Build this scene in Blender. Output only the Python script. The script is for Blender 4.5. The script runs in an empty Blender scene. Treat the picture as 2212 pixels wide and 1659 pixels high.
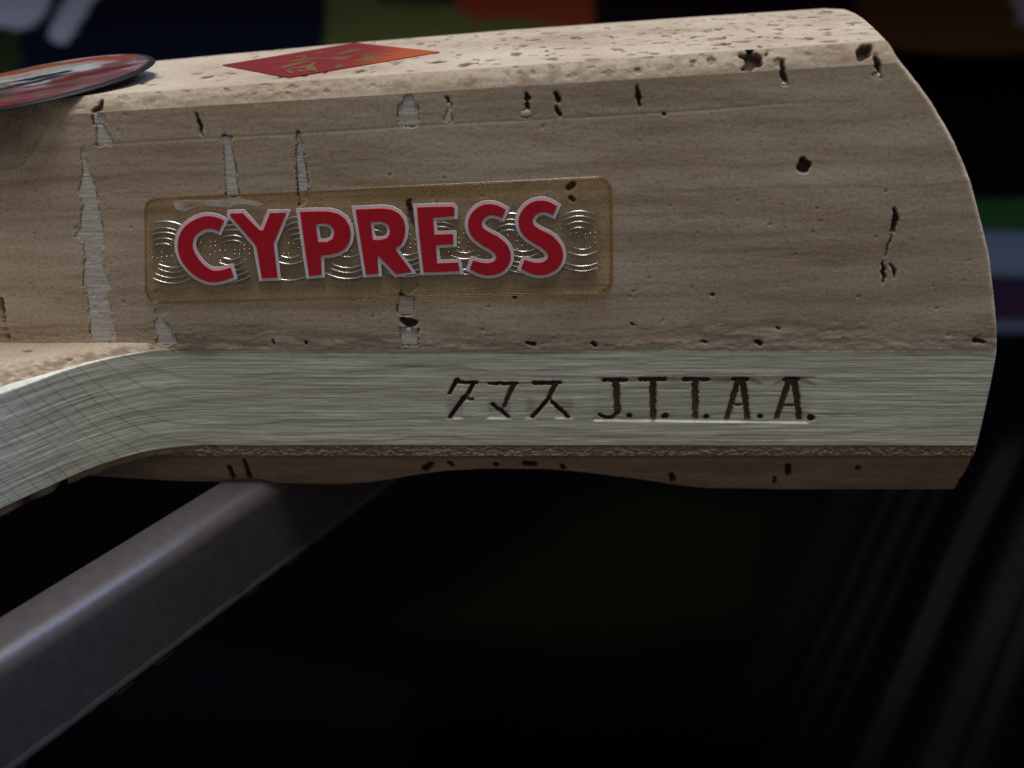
import bpy, math
import numpy as np
from mathutils import Vector

# ------------------------------------------------------------------ camera, world, light, exposure
S = 0.001                                   # everything below is laid out in millimetres
scene = bpy.context.scene
col = scene.collection
CAM_PITCH = math.radians(25.0)
CAM_Y, CAM_Z, LENS = -82.6, 45.0, 35.0
cam_data = bpy.data.cameras.new('camera')
cam = bpy.data.objects.new('camera', cam_data)
col.objects.link(cam)
cam.location = (0, CAM_Y * S, CAM_Z * S)
cam.rotation_euler = (math.pi / 2 - CAM_PITCH, 0, 0)
cam_data.lens = LENS
cam_data.sensor_width = 36.0
cam_data.clip_start = 0.001
cam_data.clip_end = 50.0
cam_data.dof.use_dof = True
cam_data.dof.focus_distance = 88.5 * S
cam_data.dof.aperture_fstop = 27.0
scene.camera = cam

world = bpy.data.worlds.new('World')
scene.world = world
world.use_nodes = True
bg = world.node_tree.nodes['Background']
bg.inputs['Color'].default_value = (1.0, 0.96, 0.93, 1)
bg.inputs['Strength'].default_value = 0.095

lamp_data = bpy.data.lights.new('ceiling_lamp', 'AREA')
lamp_data.shape = 'DISK'
lamp_data.size = 0.26
lamp_data.energy = 3.6
lamp_data.color = (1.0, 0.985, 0.95)
lamp = bpy.data.objects.new('ceiling_lamp', lamp_data)
col.objects.link(lamp)
lamp.location = (0.02, -0.058, 0.62)
lamp.rotation_euler = (Vector((0, 0.01, 0.02)) - lamp.location).to_track_quat('-Z', 'Y').to_euler()

glint_data = bpy.data.lights.new('rail_glint_lamp', 'AREA')  # added unseen lamp, draws a bluish highlight along the rail edge
glint_data.shape = 'RECTANGLE'
glint_data.size = 0.14
glint_data.size_y = 0.45
glint_data.energy = 2.0
glint_data.color = (0.42, 0.56, 1.0)
glint = bpy.data.objects.new('rail_glint_lamp', glint_data)
col.objects.link(glint)
glint.location = (0.46, 0.165, 0.60)
glint.rotation_euler = (Vector((-0.03, -0.01, 0.0)) - glint.location).to_track_quat('-Z', 'Y').to_euler()

fill_data = bpy.data.lights.new('front_fill_lamp', 'AREA')      # added fill behind the camera, brightens the handle's near side
fill_data.shape = 'DISK'
fill_data.size = 0.55
fill_data.energy = 0.29
fill_data.color = (1.0, 0.91, 0.86)
front_fill = bpy.data.objects.new('front_fill_lamp', fill_data)
col.objects.link(front_fill)
front_fill.location = (-0.12, -0.60, 0.42)
front_fill.rotation_euler = (Vector((0, 0, 0.01)) - front_fill.location).to_track_quat('-Z', 'Y').to_euler()

scene.render.engine = 'CYCLES'
scene.cycles.use_denoising = False
scene.cycles.max_bounces = 8
scene.cycles.transparent_max_bounces = 12
scene.view_settings.view_transform = 'Standard'
scene.view_settings.look = 'None'
scene.view_settings.exposure = 0.0
scene.view_settings.gamma = 1.0
scene.view_settings.use_curve_mapping = False

# ------------------------------------------------------------------ survey helpers (photo point -> place on a known plane)
KK = 18.0 / LENS
CP, SP = math.cos(CAM_PITCH), math.sin(CAM_PITCH)


def ray(u, v):
    dx = (np.asarray(u, float) - 1106) / 1106 * KK
    dy = (829.5 - np.asarray(v, float)) / 1106 * KK
    return dx, CP + dy * SP, -SP + dy * CP


def on_y(u, v, Y=0.0):
    dx, dyy, dz = ray(u, v)
    t = (Y - CAM_Y) / dyy
    return t * dx, CAM_Z + t * dz


def on_z(u, v, Z):
    dx, dyy, dz = ray(u, v)
    t = (Z - CAM_Z) / dz
    return t * dx, CAM_Y + t * dyy


def A(q, k):                                # survey sheets of the photograph
    ox, oy, s = {1: (0, 0, 1 / 3), 2: (737.3, 0, 1 / 3), 3: (1474.7, 0, 1 / 3), 4: (0, 553, 1 / 3),
                 5: (737.3, 553, 1 / 3), 6: (1474.7, 553, 1 / 3), 'a': (298.2, 366, .2451),
                 'b': (813.2, 366, .2451), 't': (935.2, 786.1, .1961), 'j': (1260.5, 786.1, .2451)}[k]
    q = np.asarray(q, float).reshape(-1, 2)
    return np.stack([ox + q[:, 0] * s, oy + q[:, 1] * s], 1)


def side(q, k=None, Y=0.0):                 # points on the upright side of the handle -> (x, z)
    q = A(q, k) if k is not None else np.asarray(q, float).reshape(-1, 2)
    x, z = on_y(q[:, 0], q[:, 1], Y)
    return np.stack([x, z], 1)


# ------------------------------------------------------------------ numeric helpers
def hash2(i, j, seed):
    h = (i.astype(np.int64) * 374761393 + j.astype(np.int64) * 668265263 + seed * 1442695041) & 0xFFFFFFFF
    h = ((h ^ (h >> 13)) * 1274126177) & 0xFFFFFFFF
    h = h ^ (h >> 16)
    return (h & 0xFFFFFF) / float(0xFFFFFF)


def vnoise(x, y, seed=0):
    xi, yi = np.floor(x), np.floor(y)
    fx, fy = x - xi, y - yi
    fx = fx * fx * (3 - 2 * fx)
    fy = fy * fy * (3 - 2 * fy)
    a, b = hash2(xi, yi, seed), hash2(xi + 1, yi, seed)
    c, d = hash2(xi, yi + 1, seed), hash2(xi + 1, yi + 1, seed)
    return (a * (1 - fx) + b * fx) * (1 - fy) + (c * (1 - fx) + d * fx) * fy - 0.5


def fbm(x, y, seed=0, octv=4):
    s, amp = 0, 1.0
    for k in range(octv):
        s = s + amp * vnoise(x * 2 ** k, y * 2 ** k, seed + k * 17)
        amp *= .5
    return s


def sstep(a, b, x):
    t = np.clip((x - a) / (b - a), 0, 1)
    return t * t * (3 - 2 * t)


def seg_dist(px, pz, pts, widths=None):
    """distance to a polyline minus its (varying) half width"""
    pts = np.asarray(pts, float)
    if widths is None:
        widths = np.zeros(len(pts))
    best = np.full(px.shape, 1e9)
    for (a, b, wa, wb) in zip(pts[:-1], pts[1:], widths[:-1], widths[1:]):
        d = b - a
        L = max(d @ d, 1e-9)
        t = np.clip(((px - a[0]) * d[0] + (pz - a[1]) * d[1]) / L, 0, 1)
        r = np.hypot(px - a[0] - t * d[0], pz - a[1] - t * d[1]) - (wa + (wb - wa) * t)
        best = np.minimum(best, r)
    return best


def in_poly(px, pz, poly):
    inside = np.zeros(px.shape, bool)
    n = len(poly)
    for i in range(n):
        x0, z0 = poly[i]
        x1, z1 = poly[(i + 1) % n]
        if z0 == z1:
            continue
        c = ((z0 > pz) != (z1 > pz)) & (px < (x1 - x0) * (pz - z0) / (z1 - z0) + x0)
        inside ^= c
    return inside


def smooth_path(pts, step):
    pts = np.asarray(pts, float)
    P = np.vstack([2 * pts[0] - pts[1], pts, 2 * pts[-1] - pts[-2]])
    out = []
    for i in range(1, len(P) - 2):
        n = max(2, int(np.linalg.norm(P[i + 1] - P[i]) / step))
        t = np.linspace(0, 1, n, endpoint=False)[:, None]
        a, b, c, d = P[i - 1], P[i], P[i + 1], P[i + 2]
        out.append(.5 * (2 * b + (c - a) * t + (2 * a - 5 * b + 4 * c - d) * t ** 2 + (3 * b - a - 3 * c + d) * t ** 3))
    out.append(P[-2][None])
    return np.vstack(out)


# ------------------------------------------------------------------ mesh helpers
def tag(o, label=None, cat=None, group=None, kind=None):
    for k, v in (('label', label), ('category', cat), ('group', group), ('kind', kind)):
        if v:
            o[k] = v
    return o


def empty(name, loc):
    o = bpy.data.objects.new(name, None)
    o.empty_display_size = .005
    o.location = [c * S for c in loc]
    col.objects.link(o)
    return o


def link(name, me, mat, parent=None):
    o = bpy.data.objects.new(name, me)
    col.objects.link(o)
    if mat and not me.materials:
        me.materials.append(mat)
    if parent:
        base = Vector((0, 0, 0))
        p = parent
        while p:
            base += p.location
            p = p.parent
        o.parent = parent
        o.location = -base                  # mesh data stay in scene coordinates
    return o


def mesh(name, verts, faces, attrs=None, smooth=True):
    me = bpy.data.meshes.new(name)
    verts = np.asarray(verts, float) * S
    if isinstance(faces, np.ndarray):
        nf, k = faces.shape
        me.vertices.add(len(verts))
        me.vertices.foreach_set('co', verts.astype(np.float32).ravel())
        me.loops.add(nf * k)
        me.loops.foreach_set('vertex_index', faces.astype(np.int32).ravel())
        me.polygons.add(nf)
        me.polygons.foreach_set('loop_start', np.arange(0, nf * k, k, dtype=np.int32))
        me.polygons.foreach_set('loop_total', np.full(nf, k, dtype=np.int32))
        me.update(calc_edges=True)
    else:
        me.from_pydata([tuple(v) for v in verts], [], faces)
        me.update()
    if smooth:
        me.polygons.foreach_set('use_smooth', np.ones(len(me.polygons), bool))
    for n, a in (attrs or {}).items():
        a = np.asarray(a, np.float32)
        if a.ndim == 1:
            at = me.attributes.new(n, 'FLOAT', 'POINT')
            at.data.foreach_set('value', a)
        else:
            at = me.attributes.new(n, 'FLOAT_COLOR', 'POINT')
            at.data.foreach_set('color', np.concatenate([a, np.ones((len(a), 1), np.float32)], 1).ravel())
    me.validate()
    return me


def grid_faces(nr, nc, off=0, flip=False):
    i, j = np.meshgrid(np.arange(nr - 1), np.arange(nc - 1), indexing='ij')
    a = (i * nc + j).ravel() + off
    f = np.stack([a, a + 1, a + nc + 1, a + nc], 1)
    return f[:, ::-1].copy() if flip else f


class Parts:
    """collects grids into one mesh"""
    def __init__(self):
        self.v, self.f, self.at, self.n = [], [], {}, 0

    def grid(self, X, Y, Z, flip=False, **at):
        nr, nc = X.shape
        self.v.append(np.stack([X.ravel(), Y.ravel(), Z.ravel()], 1))
        self.f.append(grid_faces(nr, nc, self.n, flip))
        for k in set(list(self.at) + list(at)):
            self.at.setdefault(k, [np.zeros(self.n)] if self.n else [])
            a = at.get(k)
            self.at[k].append(np.zeros(nr * nc) if a is None else np.broadcast_to(a, X.shape).ravel())
        self.n += nr * nc

    def build(self, name, mat, parent):
        me = mesh(name, np.vstack(self.v), np.vstack(self.f), {k: np.concatenate(v) for k, v in self.at.items()})
        return link(name, me, mat, parent)


def outline_mesh(name, loops, y, depth, offset=0.0, bevel=0.0):
    """closed (x, z) loops -> filled plate standing upright, front face looking to -y"""
    cu = bpy.data.curves.new(name, 'CURVE')
    cu.dimensions = '2D'
    cu.fill_mode = 'BOTH'
    for lp in loops:
        sp = cu.splines.new('POLY')
        sp.points.add(len(lp) - 1)
        for p, (x, z) in zip(sp.points, lp):
            p.co = (x, z, 0, 1)
        sp.use_cyclic_u = True
    cu.extrude = depth / 2
    cu.offset = offset
    cu.bevel_depth = bevel
    cu.bevel_resolution = 1
    ob = bpy.data.objects.new(name, cu)
    col.objects.link(ob)
    dg = bpy.context.evaluated_depsgraph_get()
    me = bpy.data.meshes.new_from_object(ob.evaluated_get(dg))
    bpy.data.objects.remove(ob)
    bpy.data.curves.remove(cu)
    me.name = name
    co = np.zeros(len(me.vertices) * 3, np.float32)
    me.vertices.foreach_get('co', co)
    co = co.reshape(-1, 3)
    out = np.stack([co[:, 0] * S, (y - co[:, 2]) * S, co[:, 1] * S], 1)
    me.vertices.foreach_set('co', out.ravel())
    me.materials.clear()
    me.update()
    return me


def tube(pts, r, sides=6):
    pts = np.asarray(pts, float)
    n = len(pts)
    tan = np.gradient(pts, axis=0)
    tan /= np.linalg.norm(tan, axis=1)[:, None]
    up = np.array([0, 1., 0])
    b = np.cross(tan, up)
    b /= np.linalg.norm(b, axis=1)[:, None] + 1e-9
    c = np.cross(b, tan)
    a = np.linspace(0, 2 * np.pi, sides + 1)
    rr = r * np.sqrt(np.clip(1 - (2 * np.linspace(0, 1, n) - 1) ** 6, .15, 1))
    V = pts[:, None, :] + rr[:, None, None] * (np.cos(a)[None, :, None] * b[:, None] + np.sin(a)[None, :, None] * c[:, None])
    return V


# ------------------------------------------------------------------ materials
def new_mat(name):
    m = bpy.data.materials.new(name)
    m.use_nodes = True
    nt = m.node_tree
    bs = nt.nodes['Principled BSDF']
    return m, nt, bs


def nd(nt, t, **kw):
    n = nt.nodes.new(t)
    for k, v in kw.items():
        setattr(n, k, v)
    return n


def noise(nt, scale, vec_scale=(1, 1, 1), detail=4, rough=.55, seed=0.0):
    tc = nd(nt, 'ShaderNodeTexCoord')
    mp = nd(nt, 'ShaderNodeMapping')
    mp.inputs['Scale'].default_value = vec_scale
    mp.inputs['Location'].default_value = (seed, seed * .7, seed * 1.3)
    nt.links.new(tc.outputs['Object'], mp.inputs['Vector'])
    n = nd(nt, 'ShaderNodeTexNoise')
    n.inputs['Scale'].default_value = scale
    n.inputs['Detail'].default_value = detail
    n.inputs['Roughness'].default_value = rough
    nt.links.new(mp.outputs['Vector'], n.inputs['Vector'])
    return n.outputs['Fac']


def ramp(nt, fac, stops):
    r = nd(nt, 'ShaderNodeValToRGB')
    e = r.color_ramp.elements
    while len(e) < len(stops):
        e.new(.5)
    for el, (p, c) in zip(e, stops):
        el.position = p
        el.color = (*c, 1) if len(c) == 3 else c
    nt.links.new(fac, r.inputs['Fac'])
    return r.outputs['Color']


def mix(nt, fac, a, b, mode='MIX'):
    m = nd(nt, 'ShaderNodeMix', data_type='RGBA', blend_type=mode)
    for sock, val in ((m.inputs[0], fac), (m.inputs[6], a), (m.inputs[7], b)):
        if isinstance(val, (int, float)):
            sock.default_value = val
        elif isinstance(val, tuple):
            sock.default_value = (*val, 1)
        else:
            nt.links.new(val, sock)
    return m.outputs[2]


def attr(nt, name, color=False):
    a = nd(nt, 'ShaderNodeAttribute', attribute_name=name)
    return a.outputs['Color'] if color else a.outputs['Fac']


def bump(nt, bs, h, strength, dist):
    b = nd(nt, 'ShaderNodeBump')
    b.inputs['Strength'].default_value = strength
    b.inputs['Distance'].default_value = dist * S
    nt.links.new(h, b.inputs['Height'])
    nt.links.new(b.outputs['Normal'], bs.inputs['Normal'])


def plain(name, c, rough=.5, metal=0.0, spec=.5, var=0.12, scale=600):
    m, nt, bs = new_mat(name)
    n = noise(nt, scale)
    lo = tuple(x * (1 - var) for x in c)
    hi = tuple(min(1, x * (1 + var)) for x in c)
    nt.links.new(ramp(nt, n, [(.3, lo), (.7, hi)]), bs.inputs['Base Color'])
    bs.inputs['Roughness'].default_value = rough
    bs.inputs['Metallic'].default_value = metal
    bs.inputs['Specular IOR Level'].default_value = spec
    return m


def cork_mat(name, lo, mid, hi):
    m, nt, bs = new_mat(name)
    streak = noise(nt, 260, (.22, .30, 1.9), 6, .62)
    speck = noise(nt, 3600, (.7, 1, 1), 3, .7, 3.0)
    blot = noise(nt, 95, (.5, 1, 1), 3, .5, 7.0)
    c = ramp(nt, streak, [(.3, lo), (.5, mid), (.72, hi)])
    c = mix(nt, .55, c, ramp(nt, speck, [(.28, (.35, .33, .32)), (.5, (.95, .95, .95)), (.75, (1, 1, 1))]), 'MULTIPLY')
    c = mix(nt, .6, c, ramp(nt, blot, [(.3, (.84, .80, .76)), (.65, (1, 1, 1))]), 'MULTIPLY')
    tooth = nd(nt, 'ShaderNodeTexNoise')
    tooth.inputs['Scale'].default_value = 8200
    tooth.inputs['Detail'].default_value = 2
    nt.links.new(nd(nt, 'ShaderNodeTexCoord').outputs['Object'], tooth.inputs['Vector'])
    tn = mix(nt, .75, (.5, .5, .5), tooth.outputs['Color'])
    c = mix(nt, .42, c, tn, 'OVERLAY')
    c = mix(nt, attr(nt, 'grain'), c, (.20, .135, .085))
    c = mix(nt, attr(nt, 'dirt'), c, (.085, .055, .036))
    c = mix(nt, attr(nt, 'pore'), c, (.034, .015, .010))
    nt.links.new(c, bs.inputs['Base Color'])
    bs.inputs['Roughness'].default_value = .82
    bs.inputs['Specular IOR Level'].default_value = .25
    bump(nt, bs, speck, .25, .05)
    return m


M = {}
M['cork'] = cork_mat('cork', (.38, .295, .210), (.522, .430, .330), (.625, .547, .445))
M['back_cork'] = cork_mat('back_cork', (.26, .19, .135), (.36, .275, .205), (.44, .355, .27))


def hinoki():
    m, nt, bs = new_mat('hinoki_wood')
    fine = noise(nt, 3900, (.02, .025, 1), 5, .76)
    wide = noise(nt, 420, (.06, .1, 1), 4, .55, 5.0)
    cross = noise(nt, 900, (.5, 1, 1), 3, .6, 2.0)
    c = ramp(nt, fine, [(.36, (.37, .375, .315)), (.5, (.61, .625, .545)), (.63, (.90, .93, .85))])
    c = mix(nt, .5, c, ramp(nt, wide, [(.32, (.78, .76, .70)), (.62, (1, 1, 1))]), 'MULTIPLY')
    c = mix(nt, .35, c, ramp(nt, cross, [(.35, (.8, .78, .76)), (.6, (1, 1, 1))]), 'MULTIPLY')
    c = mix(nt, attr(nt, 'ring'), c, (.14, .115, .085))
    c = mix(nt, attr(nt, 'brown'), c, (.14, .070, .026))
    c = mix(nt, attr(nt, 'burn'), c, (.045, .019, .008))  # burnt strokes, and the painted shade under the top ledge
    nt.links.new(c, bs.inputs['Base Color'])
    bs.inputs['Roughness'].default_value = .5
    bs.inputs['Specular IOR Level'].default_value = .4
    bump(nt, bs, fine, .14, .05)
    return m


M['hinoki'] = hinoki()
M['filler'] = None


def filler_mat():
    m, nt, bs = new_mat('putty_filler')
    n = noise(nt, 1700, (.12, 1, 2.6), 4, .65)
    nt.links.new(ramp(nt, n, [(.25, (.42, .40, .365)), (.5, (.54, .52, .485)), (.75, (.63, .61, .575))]), bs.inputs['Base Color'])
    bs.inputs['Roughness'].default_value = .75
    bump(nt, bs, n, .6, .12)
    return m


M['filler'] = filler_mat()


def film(name, tint, gloss, rough):
    m, nt, bs = new_mat(name)
    nt.nodes.remove(bs)
    n = noise(nt, 260, (1, 1, 1), 4)
    lo = tuple(c * .93 for c in tint)
    tr = nd(nt, 'ShaderNodeBsdfTransparent')
    nt.links.new(ramp(nt, n, [(.3, lo), (.7, tint)]), tr.inputs['Color'])
    gl = nd(nt, 'ShaderNodeBsdfGlossy')
    gl.inputs['Roughness'].default_value = rough
    mx = nd(nt, 'ShaderNodeMixShader')
    mx.inputs[0].default_value = gloss
    nt.links.new(tr.outputs[0], mx.inputs[1])
    nt.links.new(gl.outputs[0], mx.inputs[2])
    nt.links.new(mx.outputs[0], nt.nodes['Material Output'].inputs['Surface'])
    return m


M['film'] = film('amber_film', (.98, .925, .825), .035, .25)
M['film_edge'] = film('amber_film_edge', (.91, .82, .68), .05, .3)
M['letter_red'] = plain('letter_red', (.56, .006, .026), .3, 0, .5, .08, 900)
M['letter_white'] = plain('letter_white', (.86, .78, .85), .35, 0, .5, .06, 900)
M['foil'] = plain('silver_foil', (.50, .49, .46), .28, .85)
M['clear_foil'] = plain('clear_embossed_foil', (.50, .45, .40), .25, .2)
M['clear_foil'].node_tree.nodes['Principled BSDF'].inputs['Alpha'].default_value = .12
M['glare_patch'] = plain('painted_glare', (.75, .78, .80), .5, 0, .5, .1, 2500)  # whitish glare on the label, painted as a see-through patch
M['glare_patch'].node_tree.nodes['Principled BSDF'].inputs['Alpha'].default_value = .42
_nt = M['glare_patch'].node_tree
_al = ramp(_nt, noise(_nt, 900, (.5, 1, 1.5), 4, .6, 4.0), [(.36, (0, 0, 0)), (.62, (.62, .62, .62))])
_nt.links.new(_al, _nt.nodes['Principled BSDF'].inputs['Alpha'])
M['white_wood'] = plain('fresh_wood_edge', (.62, .56, .46), .6, 0, .3, .15, 1200)

# ------------------------------------------------------------------ the bedspread behind and below (setting)
BED = -70.0


def bedspread():
    D = np.concatenate([np.linspace(20, 160, 170, endpoint=False), np.geomspace(160, 5200, 330)])
    a = np.concatenate([np.linspace(-2.2, -.62, 40, endpoint=False), np.linspace(-.62, .62, 420), np.linspace(.62, 2.2, 41)[1:]])
    Dg, ag = np.meshgrid(D, a, indexing='ij')
    X = ag * np.hypot(Dg, 115) * 1.0
    Y = CAM_Y + Dg
    # where the print lies, measured over the cloth
    f = Dg * CP + 115 * SP
    up = Dg * SP - 115 * CP
    U = 1106 + X / f / KK * 1106
    V = 829.5 - up / f / KK * 1106
    W = U + 14 * fbm(X / 60, Y / 60, 3), V + 7 * fbm(X / 60, Y / 60, 5)
    u, v = W
    C = np.zeros(X.shape + (3,))
    C[:] = (.0012, .0012, .0016)

    def put(m, c):
        m = np.clip(m, 0, 1)[..., None]
        C[:] = C * (1 - m) + np.array(c) * m

    def box(u0, u1, v0, v1, s=8, sv=4):
        return sstep(u0 - s, u0 + s, u) * (1 - sstep(u1 - s, u1 + s, u)) * sstep(v0 - sv, v0 + sv, v) * (1 - sstep(v1 - sv, v1 + sv, v))

    def poly(p, s=9):
        d = seg_dist(u, v, list(p) + [p[0]])
        return sstep(-s, s, np.where(in_poly(u, v, p), d, -d))

    put(box(-900, 705, -100, 330), (.009, .012, .028))
    put(box(-900, 42, 60, 330), (.030, .050, .022))
    put(poly([(-60, -60), (118, -60), (104, 18), (78, 48), (40, 62), (-60, 40)]), (.66, .72, .98))
    put(1 - sstep(-4, 4, seg_dist(u, v, [(190, -30), (128, 70)], [30, 22])), (.58, .64, .88))
    put(box(705, 1285, -100, 330), (.135, .155, .055))
    put(poly([(820, -60), (990, -60), (990, 14), (900, 10), (820, 2)]), (.03, .035, .03))
    put(poly([(985, -80), (1282, -80), (1282, 70), (1200, 52), (1090, 38), (1030, 48), (985, 22)]), (.31, .055, .024))
    put(box(1285, 1850, -100, 330), (.014, .006, .016))
    put(box(1850, 3400, -60, 110, 10, 12), (.060, .028, .012))
    put(poly([(2180, -20), (2280, -20), (2280, 60), (2200, 52)]), (.22, .23, .27))
    put(box(1850, 3400, 430, 505, 10, 9), (.008, .024, .008))
    put(box(1850, 3400, 508, 602, 10, 14), (.044, .060, .086))
    put(box(1850, 3400, 612, 684, 10, 12), (.012, .006, .015))
    put(box(1850, 3400, 690, 716, 10, 12), (.028, .036, .052))
    put(poly([(890, 1335), (1010, 1265), (1240, 1090), (1420, 1030), (1680, 1090), (1620, 1340), (1330, 1400)], 42), (.0022, .0027, .0011))
    put(poly([(-60, 1760), (180, 1530), (420, 1420), (900, 1480), (860, 1720)], 60), (.0028, .0034, .0042))
    # dull stripes woven into the cloth at the right
    ang = (u - 1560) + (v - 1000) * .46
    rs = np.random.default_rng(9)
    st = np.zeros_like(u)
    for k in range(26):
        c0 = rs.uniform(180, 900)
        st += rs.uniform(.25, 1.0) * sstep(150, 560, c0 * 1.0) * np.exp(-((ang - c0 - .03 * (v - 1200) * (c0 - 500) / 200) / rs.uniform(7, 26)) ** 2)
    st = np.clip(st, 0, 1.3) * sstep(900, 1000, v) * (1 - .6 * sstep(1250, 1650, v))
    put(st * .9, (.0075, .0064, .0070))
    # folds
    Z = BED + 5.0 * fbm(X / 90, Y / 140, 11, 3) * sstep(0, 80, Dg) + np.where(V > 900, 2.2 * np.sin(ang / 52.0) * sstep(250, 420, ang), 0)
    Z = Z - .15 * np.clip(np.abs(fbm(X / 9, Y / 9, 21)), 0, 1)
    me = mesh('bedspread', np.stack([X.ravel(), Y.ravel(), Z.ravel()], 1), grid_faces(*X.shape), {'print': C.reshape(-1, 3)})
    m, nt, bs = new_mat('printed_cloth')
    w = noise(nt, 900, (1, 1, 1), 3)
    nt.links.new(mix(nt, .5, attr(nt, 'print', True), ramp(nt, w, [(.3, (.7, .7, .7)), (.7, (1, 1, 1))]), 'MULTIPLY'), bs.inputs['Base Color'])
    bs.inputs['Roughness'].default_value = .95
    bs.inputs['Specular IOR Level'].default_value = 0.0
    o = link('bedspread', me, m)
    tag(o, 'dark printed bedspread with olive, orange and pale patches, out of focus', 'bedspread', kind='structure')


bedspread()

# ------------------------------------------------------------------ grey rail that carries the bat
def rail():
    d = np.array([.497, .868])              # running direction on plan
    n = np.array([.868, -.497])             # towards the camera's right
    p0 = np.array([-37.63, -24.99])
    top, bot = -4.3, -14.0
    root = empty('grey_rail', (p0[0], p0[1], bot))
    tag(root, 'dark grey metal rail with rounded top edge under the bat', 'rail')
    R = 1.7
    prof = [(-4.7, bot), (-4.7, top - .35), (-4.6, top - .1), (-4.35, top)]
    for k in range(9):
        a = math.pi / 2 * (1 - k / 8)
        prof.append((-R + R * math.cos(a), top - R + R * math.sin(a)))
    prof += [(.05, -8.), (.12, bot + .9)]
    s = np.linspace(-60, 75, 270)
    prof = np.array(prof)
    wob = .04 * fbm(s / 9, s * 0, 4)
    P = p0[None] + s[:, None] * d[None]
    X = P[None, :, 0] + (prof[:, 0][:, None] + wob) * n[0]
    Y = P[None, :, 1] + (prof[:, 0][:, None] + wob) * n[1]
    Z = prof[:, 1][:, None] + np.zeros_like(s)
    g = Parts()
    g.grid(X, Y, Z, flip=True)
    m, nt, bs = new_mat('grey_painted_metal')
    nn = noise(nt, 700, (1, 1, 1), 4, .7)
    nt.links.new(ramp(nt, nn, [(.3, (.052, .045, .048)), (.7, (.070, .061, .065))]), bs.inputs['Base Color'])
    bs.inputs['Roughness'].default_value = .38
    bs.inputs['Specular IOR Level'].default_value = .8
    bump(nt, bs, nn, .25, .06)
    g.build('bar', m, root)
    # folded lip along the foot of the bar
    lp = np.array([(.12, bot + .9), (.20, bot + .6), (.24, bot + .3), (.2, bot + .05), (.0, bot), (-4.7, bot)])
    w2 = .10 * fbm(s / 2.2, s * 0, 9)
    g = Parts()
    g.grid(P[None, :, 0] + lp[:, 0][:, None] * n[0] + w2 * n[0], P[None, :, 1] + lp[:, 0][:, None] * n[1] + w2 * n[1],
           lp[:, 1][:, None] + w2, flip=True)
    g.build('lip', m, root)
    for sc, L in ((-8.0, 2.0), (-1.0, 2.0), (9.4, 2.0), (13.8, 2.2), (24.8, 2.2), (30.8, 2.0)):
        q = np.array([(sc - L / 2, .1), (sc + L / 2, .1), (sc + L / 2 - .4, .1), (sc - L / 2 + .4, .1)])
        vs = []
        for zz, ins in ((bot + .1, 0), (bot - .3, .12), (bot - .5, .4)):
            for (ss, tt) in ((sc - L / 2 + ins, .12 - ins * .3), (sc + L / 2 - ins, .12 - ins * .3), (sc + L / 2 - ins, -2.0), (sc - L / 2 + ins, -2.0)):
                pp = p0 + ss * d + tt * n
                vs.append((pp[0], pp[1], zz))
        fs = [(0, 1, 5, 4), (1, 2, 6, 5), (2, 3, 7, 6), (3, 0, 4, 7), (4, 5, 9, 8), (5, 6, 10, 9), (6, 7, 11, 10), (7, 4, 8, 11), (8, 9, 10, 11)]
        link('clip', mesh('clip', vs, fs, smooth=False), m, root)


rail()

# ------------------------------------------------------------------ the bat
bat = empty('table_tennis_bat', (0, 12, -4.6))
tag(bat, 'pale wooden table tennis bat handle with cork grip and red lettered label', 'table tennis bat')

END_Z = np.array([-4.9, -3.3, -1.1, 1.7, 6.2, 9.4, 11.5, 14.7, 18.8, 21.5, 25.5, 29.0, 32.1, 34.6, 36.2, 38.0])
END_X = np.array([43.5, 43.9, 43.95, 44.0, 44.0, 43.9, 43.55, 42.63, 41.4, 40.17, 38.33, 36.14, 33.68, 31.18, 29.5, 27.4])
_zz = np.linspace(-6, 38, 400)
_xx = np.interp(_zz, END_Z, END_X)
_k = np.hanning(31)
_k /= _k.sum()
_xs = np.convolve(np.pad(_xx, 15, mode='edge'), _k, 'valid')


def x_end(z, y=0.0):
    b = np.interp(y, [-5, 0, 10, 18, 23, 27, 29.7], [0, 0, 2.2, 3.8, 4.6, 4.9, 3.4])
    return np.interp(z, _zz, _xs) + b * sstep(8, 30, np.asarray(z, float))


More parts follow.
